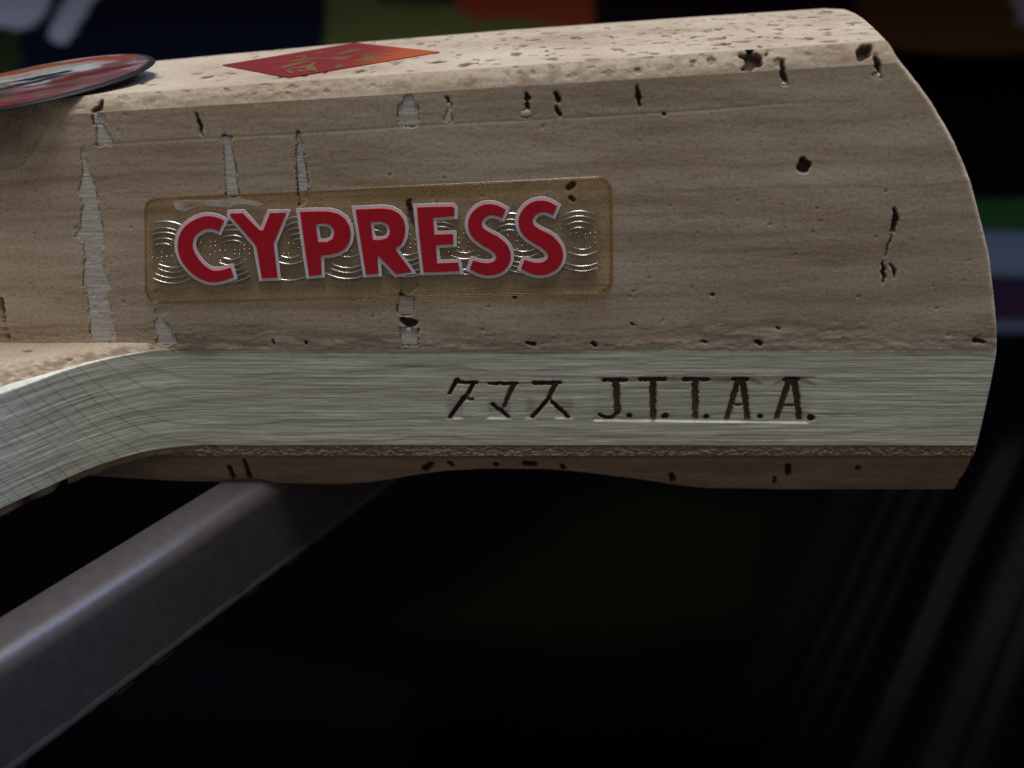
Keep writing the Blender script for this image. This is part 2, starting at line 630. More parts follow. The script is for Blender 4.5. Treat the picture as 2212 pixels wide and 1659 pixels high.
# ---- side features, from the photograph's cracks, fillings and holes: (points, half widths in photo px)
cracks = [
    (A([(650, 660), (645, 700), (600, 722), (625, 740)], 1), [3, 6, 3, 2]),
    (A([(1275, 735), (1290, 790), (1305, 840), (1312, 880)], 1), [1.5, 4.5, 3, 1]),
    (A([(530, 955), (545, 1060), (555, 1110), (585, 1140)], 1), [1, 2, 5, 3]),
    (A([(1455, 895), (1475, 930), (1470, 1000)], 1), [7, 9, 4]),
    (A([(1465, 1050), (1475, 1110), (1470, 1230)], 1), [2, 3, 2]),
    (A([(1525, 1090), (1532, 1170)], 1), [2, 2]),
    (A([(1935, 865), (1940, 930)], 1), [4, 5]),
    (A([(1975, 1080), (1985, 1150)], 1), [2, 2]),
    (A([(640, 1410), (655, 1520)], 1), [2, 2]),
    (A([(500, 1480), (520, 1500)], 1), [5, 3]),
    (A([(685, 630), (700, 690), (680, 775)], 2), [2, 2, 3.5]),
    (A([(1200, 600), (1205, 640), (1205, 665)], 2), [3, 7, 2]),
    (A([(1205, 680), (1210, 715)], 2), [5, 4]),
    (A([(1390, 605), (1405, 650)], 2), [4, 6]),
    (A([(1390, 690), (1415, 745)], 2), [3, 4]),
    (A([(1920, 555), (1920, 610), (1930, 680)], 2), [2, 5, 4]),
    (A([(650, 400), (648, 470), (660, 530)], 3), [4, 5, 6]),
    (A([(1255, 375), (1265, 430), (1275, 470)], 3), [4, 6, 3]),
    (A([(1370, 1350), (1378, 1420), (1362, 1495)], 3), [2, 7, 6]),
    (A([(1355, 1510), (1335, 1580), (1315, 1655)], 3), [2, 1.5, 1.5]),
    (A([(1298, 30), (1300, 100), (1302, 175)], 6), [1, 6, 2]),
    (A([(1345, 45), (1372, 95), (1376, 145)], 6), [1.2, 4, 2]),
    (A([(5, 280), (25, 440), (65, 600)], 4), [6, 6, 5]),
    (A([(1020, 430), (1035, 490), (1065, 530)], 4), [6, 8, 4]),
    (A([(620, 575), (660, 568), (750, 590)], 4), [5, 8, 4]),
    (A([(555, 80), (545, 170)], 4), [2, 2]),
    (A([(700, 140), (712, 200)], 4), [2, 2]),
    (A([(400, 420), (440, 435), (480, 430)], 5), [9, 12, 8]),
    (A([(390, 250), (420, 290)], 5), [6, 6]),
    (A([(440, 1305), (450, 1400), (480, 1480)], 2), [5, 6, 4]),
    (A([(1480, 1215), (1500, 1200)], 2), [7, 7]),
    (A([(1485, 1275), (1500, 1290)], 2), [5, 5]),
    (A([(1205, 560), (1245, 575)], 5), [4, 5]),
    (A([(1625, 565), (1650, 580)], 5), [4, 4]),
    (A([(480, 555), (505, 570)], 6), [5, 5]),
    (A([(125, 550), (150, 560)], 6), [3, 3]),
    (A([(1890, 545), (1950, 560)], 6), [5, 4]),
    (A([(1770, 545), (1778, 575)], 4), [2, 2]),
    (A([(1985, 555), (1990, 570)], 4), [3, 3]),
    (A([(1118, 268), (1124, 270)], 5), [3.5, 3.5]),
    (A([(1880, 440), (1886, 445)], 5), [2.5, 2.5]),
    (A([(188, 252), (196, 256)], 6), [4, 4]),
    (A([(780, 1040), (795, 1080), (770, 1085)], 3), [8, 13, 9]),
    (A([(610, 460), (625, 480)], 6), [2, 2]),
    (A([(2090, 735), (2100, 740)], 2), [3, 3]),
]
fills = [  # putty patches, outlines in photo px
    A([(640, 735), (668, 750), (692, 800), (655, 808), (610, 800), (600, 745)], 1),
    A([(632, 815), (668, 812), (705, 870), (735, 938), (630, 948), (640, 880)], 1),
    np.vstack([A([(528, 960), (552, 1030), (568, 1090), (600, 1160), (622, 1250), (640, 1400), (662, 1500), (660, 1659)], 1),
               A([(655, 30), (690, 120), (712, 180), (685, 270), (715, 340), (722, 420), (748, 500), (752, 560), (600, 560), (585, 430),
                  (566, 260), (540, 170), (556, 80), (552, 0)], 4),
               A([(550, 1560), (520, 1535), (488, 1528), (530, 1460), (535, 1400), (545, 1300), (515, 1230), (535, 1190), (545, 1120)], 1)]),
    A([(1440, 892), (1500, 890), (1490, 960), (1522, 1090), (1530, 1180), (1542, 1275), (1470, 1265), (1478, 1130), (1455, 1010), (1450, 950)], 1),
    A([(1928, 868), (1948, 870), (1955, 940), (1980, 1070), (1985, 1140), (1998, 1232), (1990, 1300), (1945, 1340), (1935, 1230), (1928, 1080), (1930, 940)], 1),
    A([(420, 612), (445, 625), (488, 695), (490, 760), (503, 815), (385, 820), (372, 760), (365, 695), (400, 640)], 2),
    A([(690, 670), (705, 680), (715, 790), (665, 795), (690, 740)], 2),
    A([(1040, 330), (1085, 350), (1050, 400), (1090, 460), (1105, 500), (1135, 520), (1135, 560), (1090, 580), (1015, 560), (1040, 480), (1010, 360)], 4),
    np.vstack([A([(385, 130), (480, 130), (490, 200), (440, 245), (395, 225)], 5)]),
    A([(378, 272), (468, 270), (470, 320), (462, 382), (380, 378), (368, 340)], 5),
    A([(382, 470), (490, 472), (490, 578), (400, 580)], 5),
    A([(1180, 715), (1225, 720), (1215, 760), (1160, 755)], 2),
    A([(640, 535), (680, 540), (670, 560), (640, 555)], 3),
    A([(1240, 475), (1290, 480), (1280, 515), (1245, 500)], 3),
]
PX = 0.0385                                  # mm per photo px on the side of the handle


def cork_grip():
    xl = np.linspace(-95, -45, 90, endpoint=False)
    nfine = 900
    # ---- rows round the section
    nS, nC, nT, nF = 250, 26, 120, 14
    r = np.linspace(0, 1, nS)
    zs_f = lambda x: .06 * x + 32.84
    g = np.linspace(0, 1, nfine)

    def cut(x):                              # thumb scoop at the left
        return sstep(-36.0, -41.5, x)

    def cz(x):
        return 1.49 + .007 * x + 4.2 * cut(x)

    def cy(x):
        return .75 + .002 * x + 3.0 * cut(x)

    topz = lambda x: zs_f(x) + 1.49 + .007 * x
    W = lambda x: np.interp(x, [-95, -50, -37.5, -18.5, 0, 18.7, 27.5, 36, 50], [16, 19, 24.2, 28.3, 30.4, 30.4, 29.8, 29.6, 29.6])

    def cols(xe):                            # xe per row -> x grid
        xf = -45 + (xe[:, None] + 45) * g[None]
        return np.concatenate([np.broadcast_to(xl, (len(xe), len(xl))), xf], 1)

    G = Parts()
    # side
    xe = np.full(nS, 40.)
    for _ in range(12):
        xe = x_end(10 + r * (zs_f(xe) - 10))
    X = cols(xe)
    Z = 10 + r[:, None] * (topz(X) - cz(X) - 10)
    dend = xe[:, None] - X
    out = .014 * fbm(X / 3.0, Z / 1.0, 1) + .007 * fbm(X / .7, Z / .2, 2, 3)
    out += .12 * fbm(X / 16, Z / 6, 6, 2)
    low = 1 - sstep(10.2, 13.4, Z + 1.2 * fbm(X / 6, Z * 0, 30))
    out += low * (.035 * fbm(X / .6, Z / .25, 8, 3) + .06 * (1 - (Z - 10) / 1.2).clip(0, 1))
    grain = np.zeros_like(X)
    # growth lines: several wavy darker bands running along the grip
    rngl = np.random.default_rng(5)
    for k in range(46):
        z0 = 10.5 + 23 * rngl.random()
        x0 = rngl.uniform(-50, 35)
        L = rngl.uniform(8, 26)
        zc = z0 + .035 * (X - x0) + .7 * fbm(X / 9, X * 0 + k, 40 + k, 3)
        w = rngl.uniform(.05, .28)
        a = rngl.uniform(.14, .44)
        grain = np.maximum(grain, a * np.exp(-((Z - zc) / w) ** 2) * np.exp(-((X - x0) / L) ** 4) * (.6 + .8 * (fbm(X / 2, Z, 70 + k, 2) + .3)))
    grain = np.clip(grain, 0, .7)
    pore = np.zeros_like(X)
    # glue joint between the two cork slabs
    jx, jz = side(np.vstack([A([(640, 940), (1500, 887), (2200, 848)], 1), A([(600, 812), (1500, 765), (2200, 728)], 2), A([(700, 668), (1300, 660)], 3)])).T
    zc = np.interp(X, jx, jz) + .06 * fbm(X / 4, X * 0, 12)
    jm = sstep(jx[0] - 1, jx[0], X) * (1 - sstep(18, 28, X))
    out += jm * (-.02 * np.exp(-((Z - zc) / .08) ** 2) + .01 * sstep(.0, .12, zc - Z))
    grain = np.maximum(grain, .30 * jm * np.exp(-((Z - zc) / .10) ** 2))
    # listed cracks
    xj = X + .17 * fbm(X / .5, Z / .4, 50, 4)
    zj = Z + .17 * fbm(X / .5, Z / .4, 51, 4)
    depth = np.zeros_like(X)
    for pts, w in cracks:
        q = side(pts)
        x0, z0 = q.min(0) - 1.2
        x1, z1 = q.max(0) + 1.2
        mk = (X > x0) & (X < x1) & (Z > z0) & (Z < z1)
        d = seg_dist(xj[mk], zj[mk], q, np.array(w) * PX)
        depth[mk] = np.maximum(depth[mk], .45 * (1 - sstep(-.16, .06, d)))
        pore[mk] = np.maximum(pore[mk], .95 * (1 - sstep(-.08, .10, d)))
    # small pores scattered over the cork
    rng = np.random.default_rng(2)
    xr, zr = X[0], Z
    for k in range(95):
        px_, pz_ = rng.uniform(-50, 42), 10.3 + 23 * rng.random() ** (1.0 if k < 300 else 3)
        rx, rz = rng.uniform(.05, .16), rng.uniform(.05, .16)
        if rng.random() < .06:
            rz *= 2.4
        dd = .5 + .5 * rng.random()
        j0, j1 = np.searchsorted(X[nS // 2], [px_ - 1.2, px_ + 1.2])
        sl = (slice(None), slice(max(j0 - 30, 0), j1 + 30))
        e = ((X[sl] - px_) / rx) ** 2 + ((Z[sl] - pz_) / rz) ** 2
        m = np.exp(-e)
        depth[sl] = np.maximum(depth[sl], .10 * dd * m)
        pore[sl] = np.maximum(pore[sl], .38 * dd * m)
    fillm = np.zeros_like(X)
    for pl in fills:
        q = side(pl)
        x0, z0 = q.min(0) - .3
        x1, z1 = q.max(0) + .3
        mk = (X > x0) & (X < x1) & (Z > z0) & (Z < z1)
        fillm[mk] = np.maximum(fillm[mk], in_poly(xj[mk], zj[mk], q))
        r1 = in_poly(xj[mk] + .11, zj[mk] + .05, q) ^ in_poly(xj[mk] - .11, zj[mk] - .05, q)
        fl = r1 * sstep(.0, .16, fbm(X[mk] / .5, Z[mk] / .7, 55, 3) + .04)
        pore[mk] = np.maximum(pore[mk], .9 * fl)
        depth[mk] = np.maximum(depth[mk], .45 * fl)
    out -= np.maximum(depth, .5 * fillm)
    pore = np.maximum(pore, .55 * fillm)
    rnd = .55 - np.sqrt(np.clip(.55 ** 2 - np.clip(.55 - dend, 0, .55) ** 2, 0, None))
    Yv = -out + rnd * (1 + .35 * fbm(Z / .6, X * 0, 60))
    dirt = np.clip(low * (.40 + .8 * fbm(X / 2.6, Z / .4, 31)), 0, .55) * sstep(-36, -28, X)
    G.grid(X, Yv, Z, pore=pore, grain=grain, dirt=dirt)
    edgeY = Yv[-1]
    # chamfer
    t = np.linspace(0, 1, nC)
    xe2 = np.array([x_end(zs_f(30.5) + 1.7 * tt - .5 * tt, 1.05 * tt) for tt in t])
    X = cols(xe2)
    t2 = t[:, None]
    bow = .09 * np.sin(np.pi * t2) * (1 - 3.2 * cut(X))
    Yc = t2 * cy(X) - bow * .7
    Zc = topz(X) - cz(X) * (1 - t2) + bow * .7
    nrm = (.04 * fbm(X / .6, t2 * 4 + X * 0, 14, 3) + .08 * fbm(X / 3, t2 * 2 + X * 0, 15, 3)) * np.sin(np.pi * np.clip(t2 + .06, 0, 1))
    pore = np.zeros_like(X)
    depth = np.zeros_like(X)

    def pits_at(lst, Xg, Yg, Zg, dp, pr, dmax):
        for (cx_, cyy, rx, ry) in lst:
            mk = (np.abs(Xg - cx_) < 4 * rx) & (np.abs(Yg - cyy) < 4 * ry)
            if not mk.any():
                continue
            e = ((Xg[mk] - cx_) / rx) ** 2 + ((Yg[mk] - cyy) / ry) ** 2
            e = e * np.clip(1 + 1.7 * fbm(Xg[mk] / (rx * .9), Yg[mk] / (ry * .9), 90, 3), .25, 3)
            dp[mk] = np.maximum(dp[mk], dmax * (1 - sstep(.3, 1.25, e)))
            pr[mk] = np.maximum(pr[mk], .95 * (1 - sstep(.5, 1.4, e)))

    big = []
    for (p, k, rx, f) in [((450, 350), 3, 1.0, .45), ((1155, 318), 3, 1.0, .45), ((60, 368), 3, .4, .5), ((170, 405), 3, .65, .5), ((610, 307), 3, .5, .3),
                          ((1890, 530), 1, .38, .25), ((1900, 590), 1, .5, .6), ((750, 610), 1, .35, .2), ((640, 680), 1, .3, .7), ((2085, 300), 5, .3, .5),
                          ((1480, 620), 1, .4, .7), ((1400, 615), 1, .35, .7), ((970, 600), 1, .3, .5), ((1100, 600), 1, .3, .6), ((1690, 610), 1, .3, .6),
                          ((600, 480), 2, .35, .4), ((890, 480), 2, .3, .5), ((1060, 470), 2, .3, .5), ((1240, 450), 2, .3, .5), ((1920, 385), 2, .4, .3), ((2130, 375), 2, .35, .3)]:
        if k == 5:
            continue
        uv = A([p], k)[0]
        x_, _ = on_y(uv[0], uv[1], 1.0)
        big.append((float(x_), float(cy(np.array(x_)) * f), rx * .68, .26 if rx > .9 else rx * .3, rx))
    pits_at([b_[:4] for b_ in big if b_[4] < .9 and b_[4] >= .38 and b_[0] > 10], X, Yc, Zc, depth, pore, .14)
    pore *= .42
    pits_at([(b_[0], b_[1], b_[2] * 1.15, b_[3] * 1.1) for b_ in big if b_[4] > .9], X, Yc, Zc, depth, pore, .7)
    dm, pm = np.zeros_like(X), np.zeros_like(X)
    pits_at([b_[:4] for b_ in big if not (b_[4] >= .38 and b_[0] > 10) and (b_[0] > 0 or b_[4] > .37)], X, Yc, Zc, dm, pm, .10)
    depth = np.maximum(depth, dm)
    pore = np.maximum(pore, .16 * pm)
    rl = [(rng.uniform(-36, 30), rng.uniform(.05, .95), rng.uniform(.10, .45), rng.uniform(.04, .13)) for _ in range(46)]
    d2, p2 = np.zeros_like(X), np.zeros_like(X)
    pits_at(rl, X, Yc, Zc, d2, p2, .06)
    depth = np.maximum(depth, d2)
    pore = np.maximum(np.minimum(pore, .88), .14 * p2)
    for pts, w in cracks:                    # cracks that run over the edge
        q = side(pts)
        if q[:, 1].max() > zs_f(q[0, 0]) - .6:
            d = seg_dist(X, Zc, q, np.array(w) * PX)
            pore = np.maximum(pore, .9 * (1 - sstep(-.08, .12, d)))
            depth = np.maximum(depth, .5 * (1 - sstep(-.14, .06, d)))
    dend = xe2[:, None] - X
    rnd = .55 - np.sqrt(np.clip(.55 ** 2 - np.clip(.55 - dend, 0, .55) ** 2, 0, None))
    s = (nrm - depth - rnd) * .707
    blend = (1 - t2) ** 6
    Yc = Yc - s * (1 - blend) + blend * (edgeY[None] * 1.0)
    Zc = Zc + s * (1 - blend)
    gr = np.clip(.10 + .85 * fbm(X / 1.1, t2 * 2.2 + X * 0, 18, 4), 0, .6) * np.sin(np.pi * t2) ** .4
    G.grid(X, Yc, Zc, pore=pore, grain=gr)
    # top
    t = np.concatenate([np.linspace(0, 1, nT) ** 1.25])
    yn = 1.05 + t * 28.2
    xe3 = x_end(zs_f(30.5) + 1.7 - .5, yn)
    X = cols(xe3)
    y0 = cy(X)
    Yt = y0 + t[:, None] * (W(X) - .5 - y0)
    depth, pore = np.zeros_like(X), np.zeros_like(X)
    lst = []
    for k, ps in ((2, [(520, 282), (585, 293), (1035, 220), (1125, 242), (1340, 215), (1260, 257), (1515, 240), (1860, 170), (2025, 193), (2100, 232), (2085, 275), (1880, 290),
                       (1785, 318), (1415, 313), (1135, 347), (1600, 354), (1370, 380), (1630, 385), (1180, 295), (610, 403), (1760, 240), (815, 415), (120, 460), (345, 402)]),
                  (3, [(595, 160), (620, 187), (615, 215), (705, 108), (835, 112), (910, 125), (935, 75), (1035, 98), (920, 190), (810, 248), (950, 267), (225, 248), (385, 268),
                       (45, 157), (230, 188), (280, 122), (270, 285), (1165, 215), (1110, 145), (100, 235), (150, 200)]),
                  (1, [(1280, 475), (1350, 500), (930, 540)])):
        for p in ps:
            uv = A([p], k)[0]
            z = 34.0
            for _ in range(20):
                x_, y_ = on_z(uv[0], uv[1], z)
                z = topz(x_)
            lst.append((float(x_), float(y_), rng.uniform(.30, .72), rng.uniform(.45, .95)))
    for _ in range(240):
        x_ = -34 + 66 * rng.random() ** .55
        lst.append((x_, rng.uniform(2, 28), rng.uniform(.12, .4), rng.uniform(.2, .6)))
    pits_at(lst, X, Yt, Yt, depth, pore, .22)
    pore *= .72 + .5 * fbm(X / 3, Yt / 3, 19)
    dend = xe3[:, None] - X
    rnd = .55 - np.sqrt(np.clip(.55 ** 2 - np.clip(.55 - dend, 0, .55) ** 2, 0, None))
    Zt = topz(X) + .02 * fbm(X / 2, Yt / 2, 16) * sstep(0, .03, t[:, None]) - depth * .6 - rnd
    G.grid(X, Yt, Zt, pore=np.clip(pore * .8, 0, .82), grain=np.clip(pore * .9, 0, .8))
    # far edge and far side (coarse)
    Xf, yf = X[-1], Yt[-1]
    a = np.linspace(0, 1, 6)[:, None]
    Xb = np.vstack([np.broadcast_to(Xf, (1, len(Xf)))] * 6)
    G.grid(Xb, yf + .5 * np.sin(a * np.pi / 2), Zt[-1] - .5 * (1 - np.cos(a * np.pi / 2)))
    b = np.linspace(0, 1, nF)[:, None]
    Zb = (Zt[-1] - .5) * (1 - b) + 10 * b
    Xe = np.minimum(Xf[None] + b * 8 * (np.arange(len(Xf)) == len(Xf) - 1), 60)
    G.grid(np.broadcast_to(Xe, Zb.shape), np.broadcast_to(yf + .5, Zb.shape), Zb)
    # butt end
    zz = np.linspace(10, 35.88, 90)[:, None]
    yy = np.linspace(0, 1, 60)[None]
    ylo = .5 + np.clip(zz - 34.2, 0, 2) * .6
    Ye = ylo + yy * (29.5 - ylo)
    Xx = x_end(zz + 0 * Ye, Ye) - .03 + .04 * fbm(Ye / .7, zz / .7 + 0 * Ye, 77)
    G.grid(Xx, Ye, zz + 0 * Ye, flip=True)
    # far left end
    G.grid(np.full((2, 2), -95.), np.array([[0, 16.], [0, 16]]), np.array([[10., 10], [27, 27]]))
    return G.build('cork_grip', M['cork'], bat)


grip = cork_grip()

# ---- putty in the cracks
for i, pl in enumerate(fills):
    q = side(pl)
    x0, z0 = q.min(0) - .12
    x1, z1 = q.max(0) + .12
    nx, nz = max(3, int((x1 - x0) / .12)), max(3, int((z1 - z0) / .12))
    X, Z = np.meshgrid(np.linspace(x0, x1, nx), np.linspace(z0, z1, nz))
    Y = .07 + .02 * fbm(X / .9, Z / .16, 120 + i, 3) + .4 * np.clip(np.abs(fbm(X / .55, Z / .7, 150 + i, 3)) - .45, 0, .5)
    Y[0] = Y[-1] = .6
    Y[:, 0] = Y[:, -1] = .6
    me = mesh('putty_patch', np.stack([X.ravel(), Y.ravel(), Z.ravel()], 1), grid_faces(nz, nx))
    o = link('putty_patch', me, M['filler'], grip)

# ---- the hinoki plate
def blade_path():
    pts = [(-25, 0), (-29.7, 0.0), (-33.6, -.95), (-36.6, -2.9), (-38.7, -5.1), (-40.4, -7.4), (-42.2, -9.9), (-44.6, -14), (-47, -20),
           (-50, -28), (-54, -38), (-60, -48), (-70, -58), (-85, -66), (-105, -70)]
    c = smooth_path(pts, .1)
    st = np.stack([np.linspace(44, -25, 830, endpoint=False), np.zeros(830)], 1)
    p = np.vstack([st, c])
    keep = np.concatenate([[True], np.diff(p[:, 0]) < -1e-6])
    return p[keep]


BP = blade_path()


def y_front(x):
    return np.interp(x, BP[::-1, 0], BP[::-1, 1])


def blade():
    p = BP
    tan = np.gradient(p, axis=0)
    tan /= np.linalg.norm(tan, axis=1)[:, None]
    nrm = np.stack([-tan[:, 1], tan[:, 0]], 1)          # inward normal check below
    nrm[nrm[:, 1] < 0] *= -1
    z = np.linspace(0, 10, 160)
    X = np.broadcast_to(p[:, 0], (160, len(p))).copy()
    Y = np.broadcast_to(p[:, 1], X.shape).copy()
    Z = np.broadcast_to(z[:, None], X.shape).copy()
    arc = np.concatenate([[0], np.cumsum(np.linalg.norm(np.diff(p, axis=0), axis=1))])
    Sg = np.broadcast_to(44 - arc, X.shape)
    # growth rings cut by the side of the plate
    c = Y * 1.0 + .46 * Z + 1.1 * fbm(Sg / 26, Z / 18, 201, 3) + .16 * fbm(Sg / 3, Z / 2, 202, 2) - .012 * Sg
    ph = c / 1.12 + .35 * vnoise(np.floor(c / 1.12), c * 0, 203)
    fr = ph - np.floor(ph)
    slope = sstep(.2, 5, -Y)
    ring = np.exp(-((fr - .5) / (.055 - .01 * slope)) ** 2) * (.44 + .12 * slope)
    ring *= .85 + .6 * fbm(Sg / 6, Z / 3, 204, 2)
    soft = np.clip(.55 - fr, 0, 1) * .10
    ring = np.clip(ring + soft, 0, .85)
    # saw marks
    dep = .010 * fbm(Sg / 3.4, Z / .14, 205, 3) + .008 * fbm(Sg / .9, Z / .10, 206, 2)
    dep += .012 * np.abs(vnoise(Sg / 14, Z / .35, 207))
    # engraved and burnt writing
    burn = np.zeros_like(X)  # burnt strokes, and the painted shade under the top ledge
    brown = np.zeros_like(X)
    carve = np.zeros_like(X)
    sj = .10 * fbm(Sg / .35, Z / .35, 208, 3)

    def stroke(pts, w, k, b=1.0, dpt=.42, br=0.0):
        q = side(A(pts, k))
        hw = np.array(w) * {'t': .1961, 'j': .2451}[k] * .0385 * .5 * 1.06
        x0, z0 = q.min(0) - .8
        x1, z1 = q.max(0) + .8
        mk = (X > x0) & (X < x1) & (Z > z0) & (Z < z1) & (Y > -.01)
        d = seg_dist(X[mk] + sj[mk], Z[mk] + sj[mk], q, hw)
        carve[mk] = np.maximum(carve[mk], dpt * (1 - sstep(-.10, .07, d)))
        burn[mk] = np.maximum(burn[mk], b * (1 - sstep(-.05, .10, d)))
        brown[mk] = np.maximum(brown[mk], np.maximum(br * (1 - sstep(-.05, .1, d)), .30 * (1 - sstep(0, .28, d))))

    T = 't'
    stroke([(265, 180), (230, 245), (185, 330)], [44, 40, 34], T)
    stroke([(250, 200), (360, 212), (480, 212)], [44, 42, 38], T)
    stroke([(445, 215), (395, 325)], [44, 40], T)
    stroke([(395, 325), (335, 390)], [40, 52], T, .6, .35, .8)
    stroke([(335, 390), (190, 592)], [52, 44], T)
    stroke([(335, 375), (430, 398)], [50, 34], T, .35, .3, .9)
    stroke([(620, 220), (920, 218)], [38, 44], T)
    stroke([(890, 225), (785, 480)], [56, 42], T, .85, .4, .4)
    stroke([(655, 450), (750, 520), (830, 590)], [40, 56, 38], T)
    stroke([(1110, 215), (1390, 215)], [40, 46], T)
    stroke([(1350, 225), (1270, 400)], [56, 46], T, .85, .4, .4)
    stroke([(1270, 395), (1095, 592)], [46, 42], T)
    stroke([(1290, 395), (1320, 430)], [30, 40], T, .6, .3, .7)
    stroke([(1320, 430), (1490, 592)], [46, 44], T)
    J = 'j'
    stroke([(185, 145), (375, 145)], [40, 40], J)
    stroke([(285, 160), (300, 440)], [56, 52], J, .58, .42, .85)
    stroke([(300, 440), (255, 478), (200, 478), (140, 455)], [48, 38, 36, 26], J)
    stroke([(500, 140), (715, 140)], [42, 42], J)
    stroke([(610, 150), (616, 485)], [54, 50], J, .70, .42, .85)
    stroke([(890, 140), (1100, 140)], [44, 40], J)
    stroke([(985, 150), (985, 485)], [56, 48], J, .58, .42, .85)
    stroke([(1320, 140), (1440, 140)], [42, 42], J)
    stroke([(1365, 150), (1268, 488)], [56, 46], J, .70, .42, .85)
    stroke([(1405, 150), (1446, 488)], [50, 46], J, .70, .42, .85)
    stroke([(1305, 362), (1425, 368)], [22, 22], J, .75)
    stroke([(1780, 140), (1890, 140)], [40, 42], J)
    stroke([(1815, 150), (1705, 488)], [56, 46], J, .70, .42, .85)
    stroke([(1860, 150), (1905, 488)], [54, 50], J, .70, .42, .85)
    stroke([(1745, 370), (1885, 372)], [24, 26], J, .8)
    for dx, dy_, rr in ((405, 462, 46), (722, 465, 54), (1087, 470, 44), (1560, 468, 48), (2005, 476, 62)):
        stroke([(dx - 2, dy_), (dx + 2, dy_ + 4)], [rr, rr], J)
    # painted shade under the top ledge, between the letters
    stroke([(160, 140), (900, 140), (1500, 150), (1560, 175)], [18, 26, 26, 10], J, .38, .03)
    stroke([(1690, 175), (1790, 140), (1930, 145), (2040, 185)], [10, 26, 28, 10], J, .34, .02)
    stroke([(480, 208), (1110, 214)], [14, 14], T, .30, .03)
    # pressed panel: slopes in from the top, ends in a sharp lower ledge
    q = side(A([(95, 118), (2060, 118), (2060, 500), (95, 500)], J))
    zt, zb = q[0, 1], q[2, 1]
    zbb = zb - .012 * (X - q[0, 0]) + .03 * fbm(X / 1.2, X * 0, 230)
    inx = sstep(q[0, 0], q[0, 0] + .25, X) * (1 - sstep(q[1, 0] - .5, q[1, 0], X))
    t = np.clip((zt - Z) / (zt - zbb), 0, 1)
    panel = inx * (.05 + .17 * t ** 2.5) * (.8 + .5 * fbm(X / 2.5, X * 0, 231)) * sstep(zt + .15, zt - .15, Z) * sstep(zbb - .10, zbb + .05, Z)
    for (x0, x1) in ((150, 330), (600, 860), (1020, 1130), (1340, 1540)):
        a_ = side(A([(x0, 600), (x1, 600), (x0, 350)], T))
        zb2 = a_[0, 1]
        i2 = sstep(a_[0, 0] - .2, a_[0, 0] + .3, X) * (1 - sstep(a_[1, 0] - .3, a_[1, 0] + .2, X))
        panel = np.maximum(panel, i2 * .17 * sstep(a_[2, 1], zb2 + .1, Z) * sstep(zb2 - .1, zb2 + .05, Z))
    carve = np.maximum(carve, panel) + .25 * np.minimum(carve, panel)
    dep = dep + carve
    ez = .14
    edge = np.clip(ez - Z, 0, ez) + np.clip(Z - (10 - ez), 0, ez) * sstep(.2, 1.2, -Y)
    dep = dep + ez - np.sqrt(np.clip(ez ** 2 - edge ** 2, 0, None))
    dl = np.clip(.5 - (44 - X), 0, .5)
    dep = dep + (.5 - np.sqrt(.25 - dl ** 2 + 1e-9)) * .8
    xe = x_end(Z) - 44.0
    X = X + nrm[None, :, 0] * dep + xe * sstep(41, 44, X)
    Y = Y + nrm[None, :, 1] * dep
    G = Parts()
    G.grid(X, Y, Z, ring=ring, burn=np.clip(burn, 0, 1), brown=np.clip(brown, 0, 1), flip=True)
    # faces of the plate and its end
    back = np.full(len(p), 34.0)
    tt = np.linspace(0, 1, 5)[:, None]
    for zf, row, fl in ((10.0, -1, True), (0.0, 0, False)):
        Xr, Yr = X[row], Y[row]
        G.grid(np.broadcast_to(Xr, (5, len(p))), Yr * (1 - tt) + back * tt, np.full((5, len(p)), zf), flip=fl)
    zc = np.linspace(0, 10, 12)[:, None]
    yc = np.linspace(.4, 34, 20)[None]
    G.grid(x_end(zc + 0 * yc) - .02, yc + 0 * zc, zc + 0 * yc, flip=True)
    G.grid(np.broadcast_to(p[:, 0], (2, len(p))), np.full((2, len(p)), 34.), np.stack([np.zeros(len(p)), np.full(len(p), 10.)]), flip=False)
    return G.build('blade', M['hinoki'], bat)


blade()

# ---- thin cork run-out on the shoulder of the blade
def shoulder_cork():
    x = np.linspace(-75, -29.2, 420)
    f = np.linspace(0, 1, 60)
    X = np.broadcast_to(x, (60, 420)).copy()
    yf = y_front(x)
    edge = yf * np.interp(x, [-75, -50, -41.5, -38.6, -34, -29.2], [.86, .83, .82, .90, .95, .93]) + .06 * fbm(x / .5, x * 0, 301, 3)
    edge = np.minimum(edge, -.02)
    Y = .5 + f[:, None] * (edge - .5)
    Z = 10.02 + .55 * (1 - sstep(.45, 1.0, f[:, None])) * sstep(-29.2, -33, X) + .07 * fbm(X / .6, Y / .4, 302, 3) * sstep(-29.2, -31, X)
    Z = np.maximum(Z, 10.012)
    Z[-1] = 9.9
    pore = np.zeros_like(X)
    grain = np.clip(sstep(.42, .8, f[:, None]) * (.60 + 1.1 * fbm(X / .6, Y / .35, 303, 3)), 0, .9)
    for (u, v, rx, ry) in ((112, 801, .55, .45), (60, 763, .5, .3), (150, 775, .3, .25), (300, 762, .2, .2)):
        cx_, cy_ = on_z(u, v, 10.3)
        e = ((X - cx_) / rx) ** 2 + ((Y - cy_) / ry) ** 2
        pore = np.maximum(pore, .8 * (1 - sstep(.4, 1.3, e)))
    Z = Z - .25 * pore
    G = Parts()
    G.grid(X, Y, Z, flip=True, pore=pore, grain=grain)
    G.build('shoulder_cork', M['cork'], bat)


shoulder_cork()

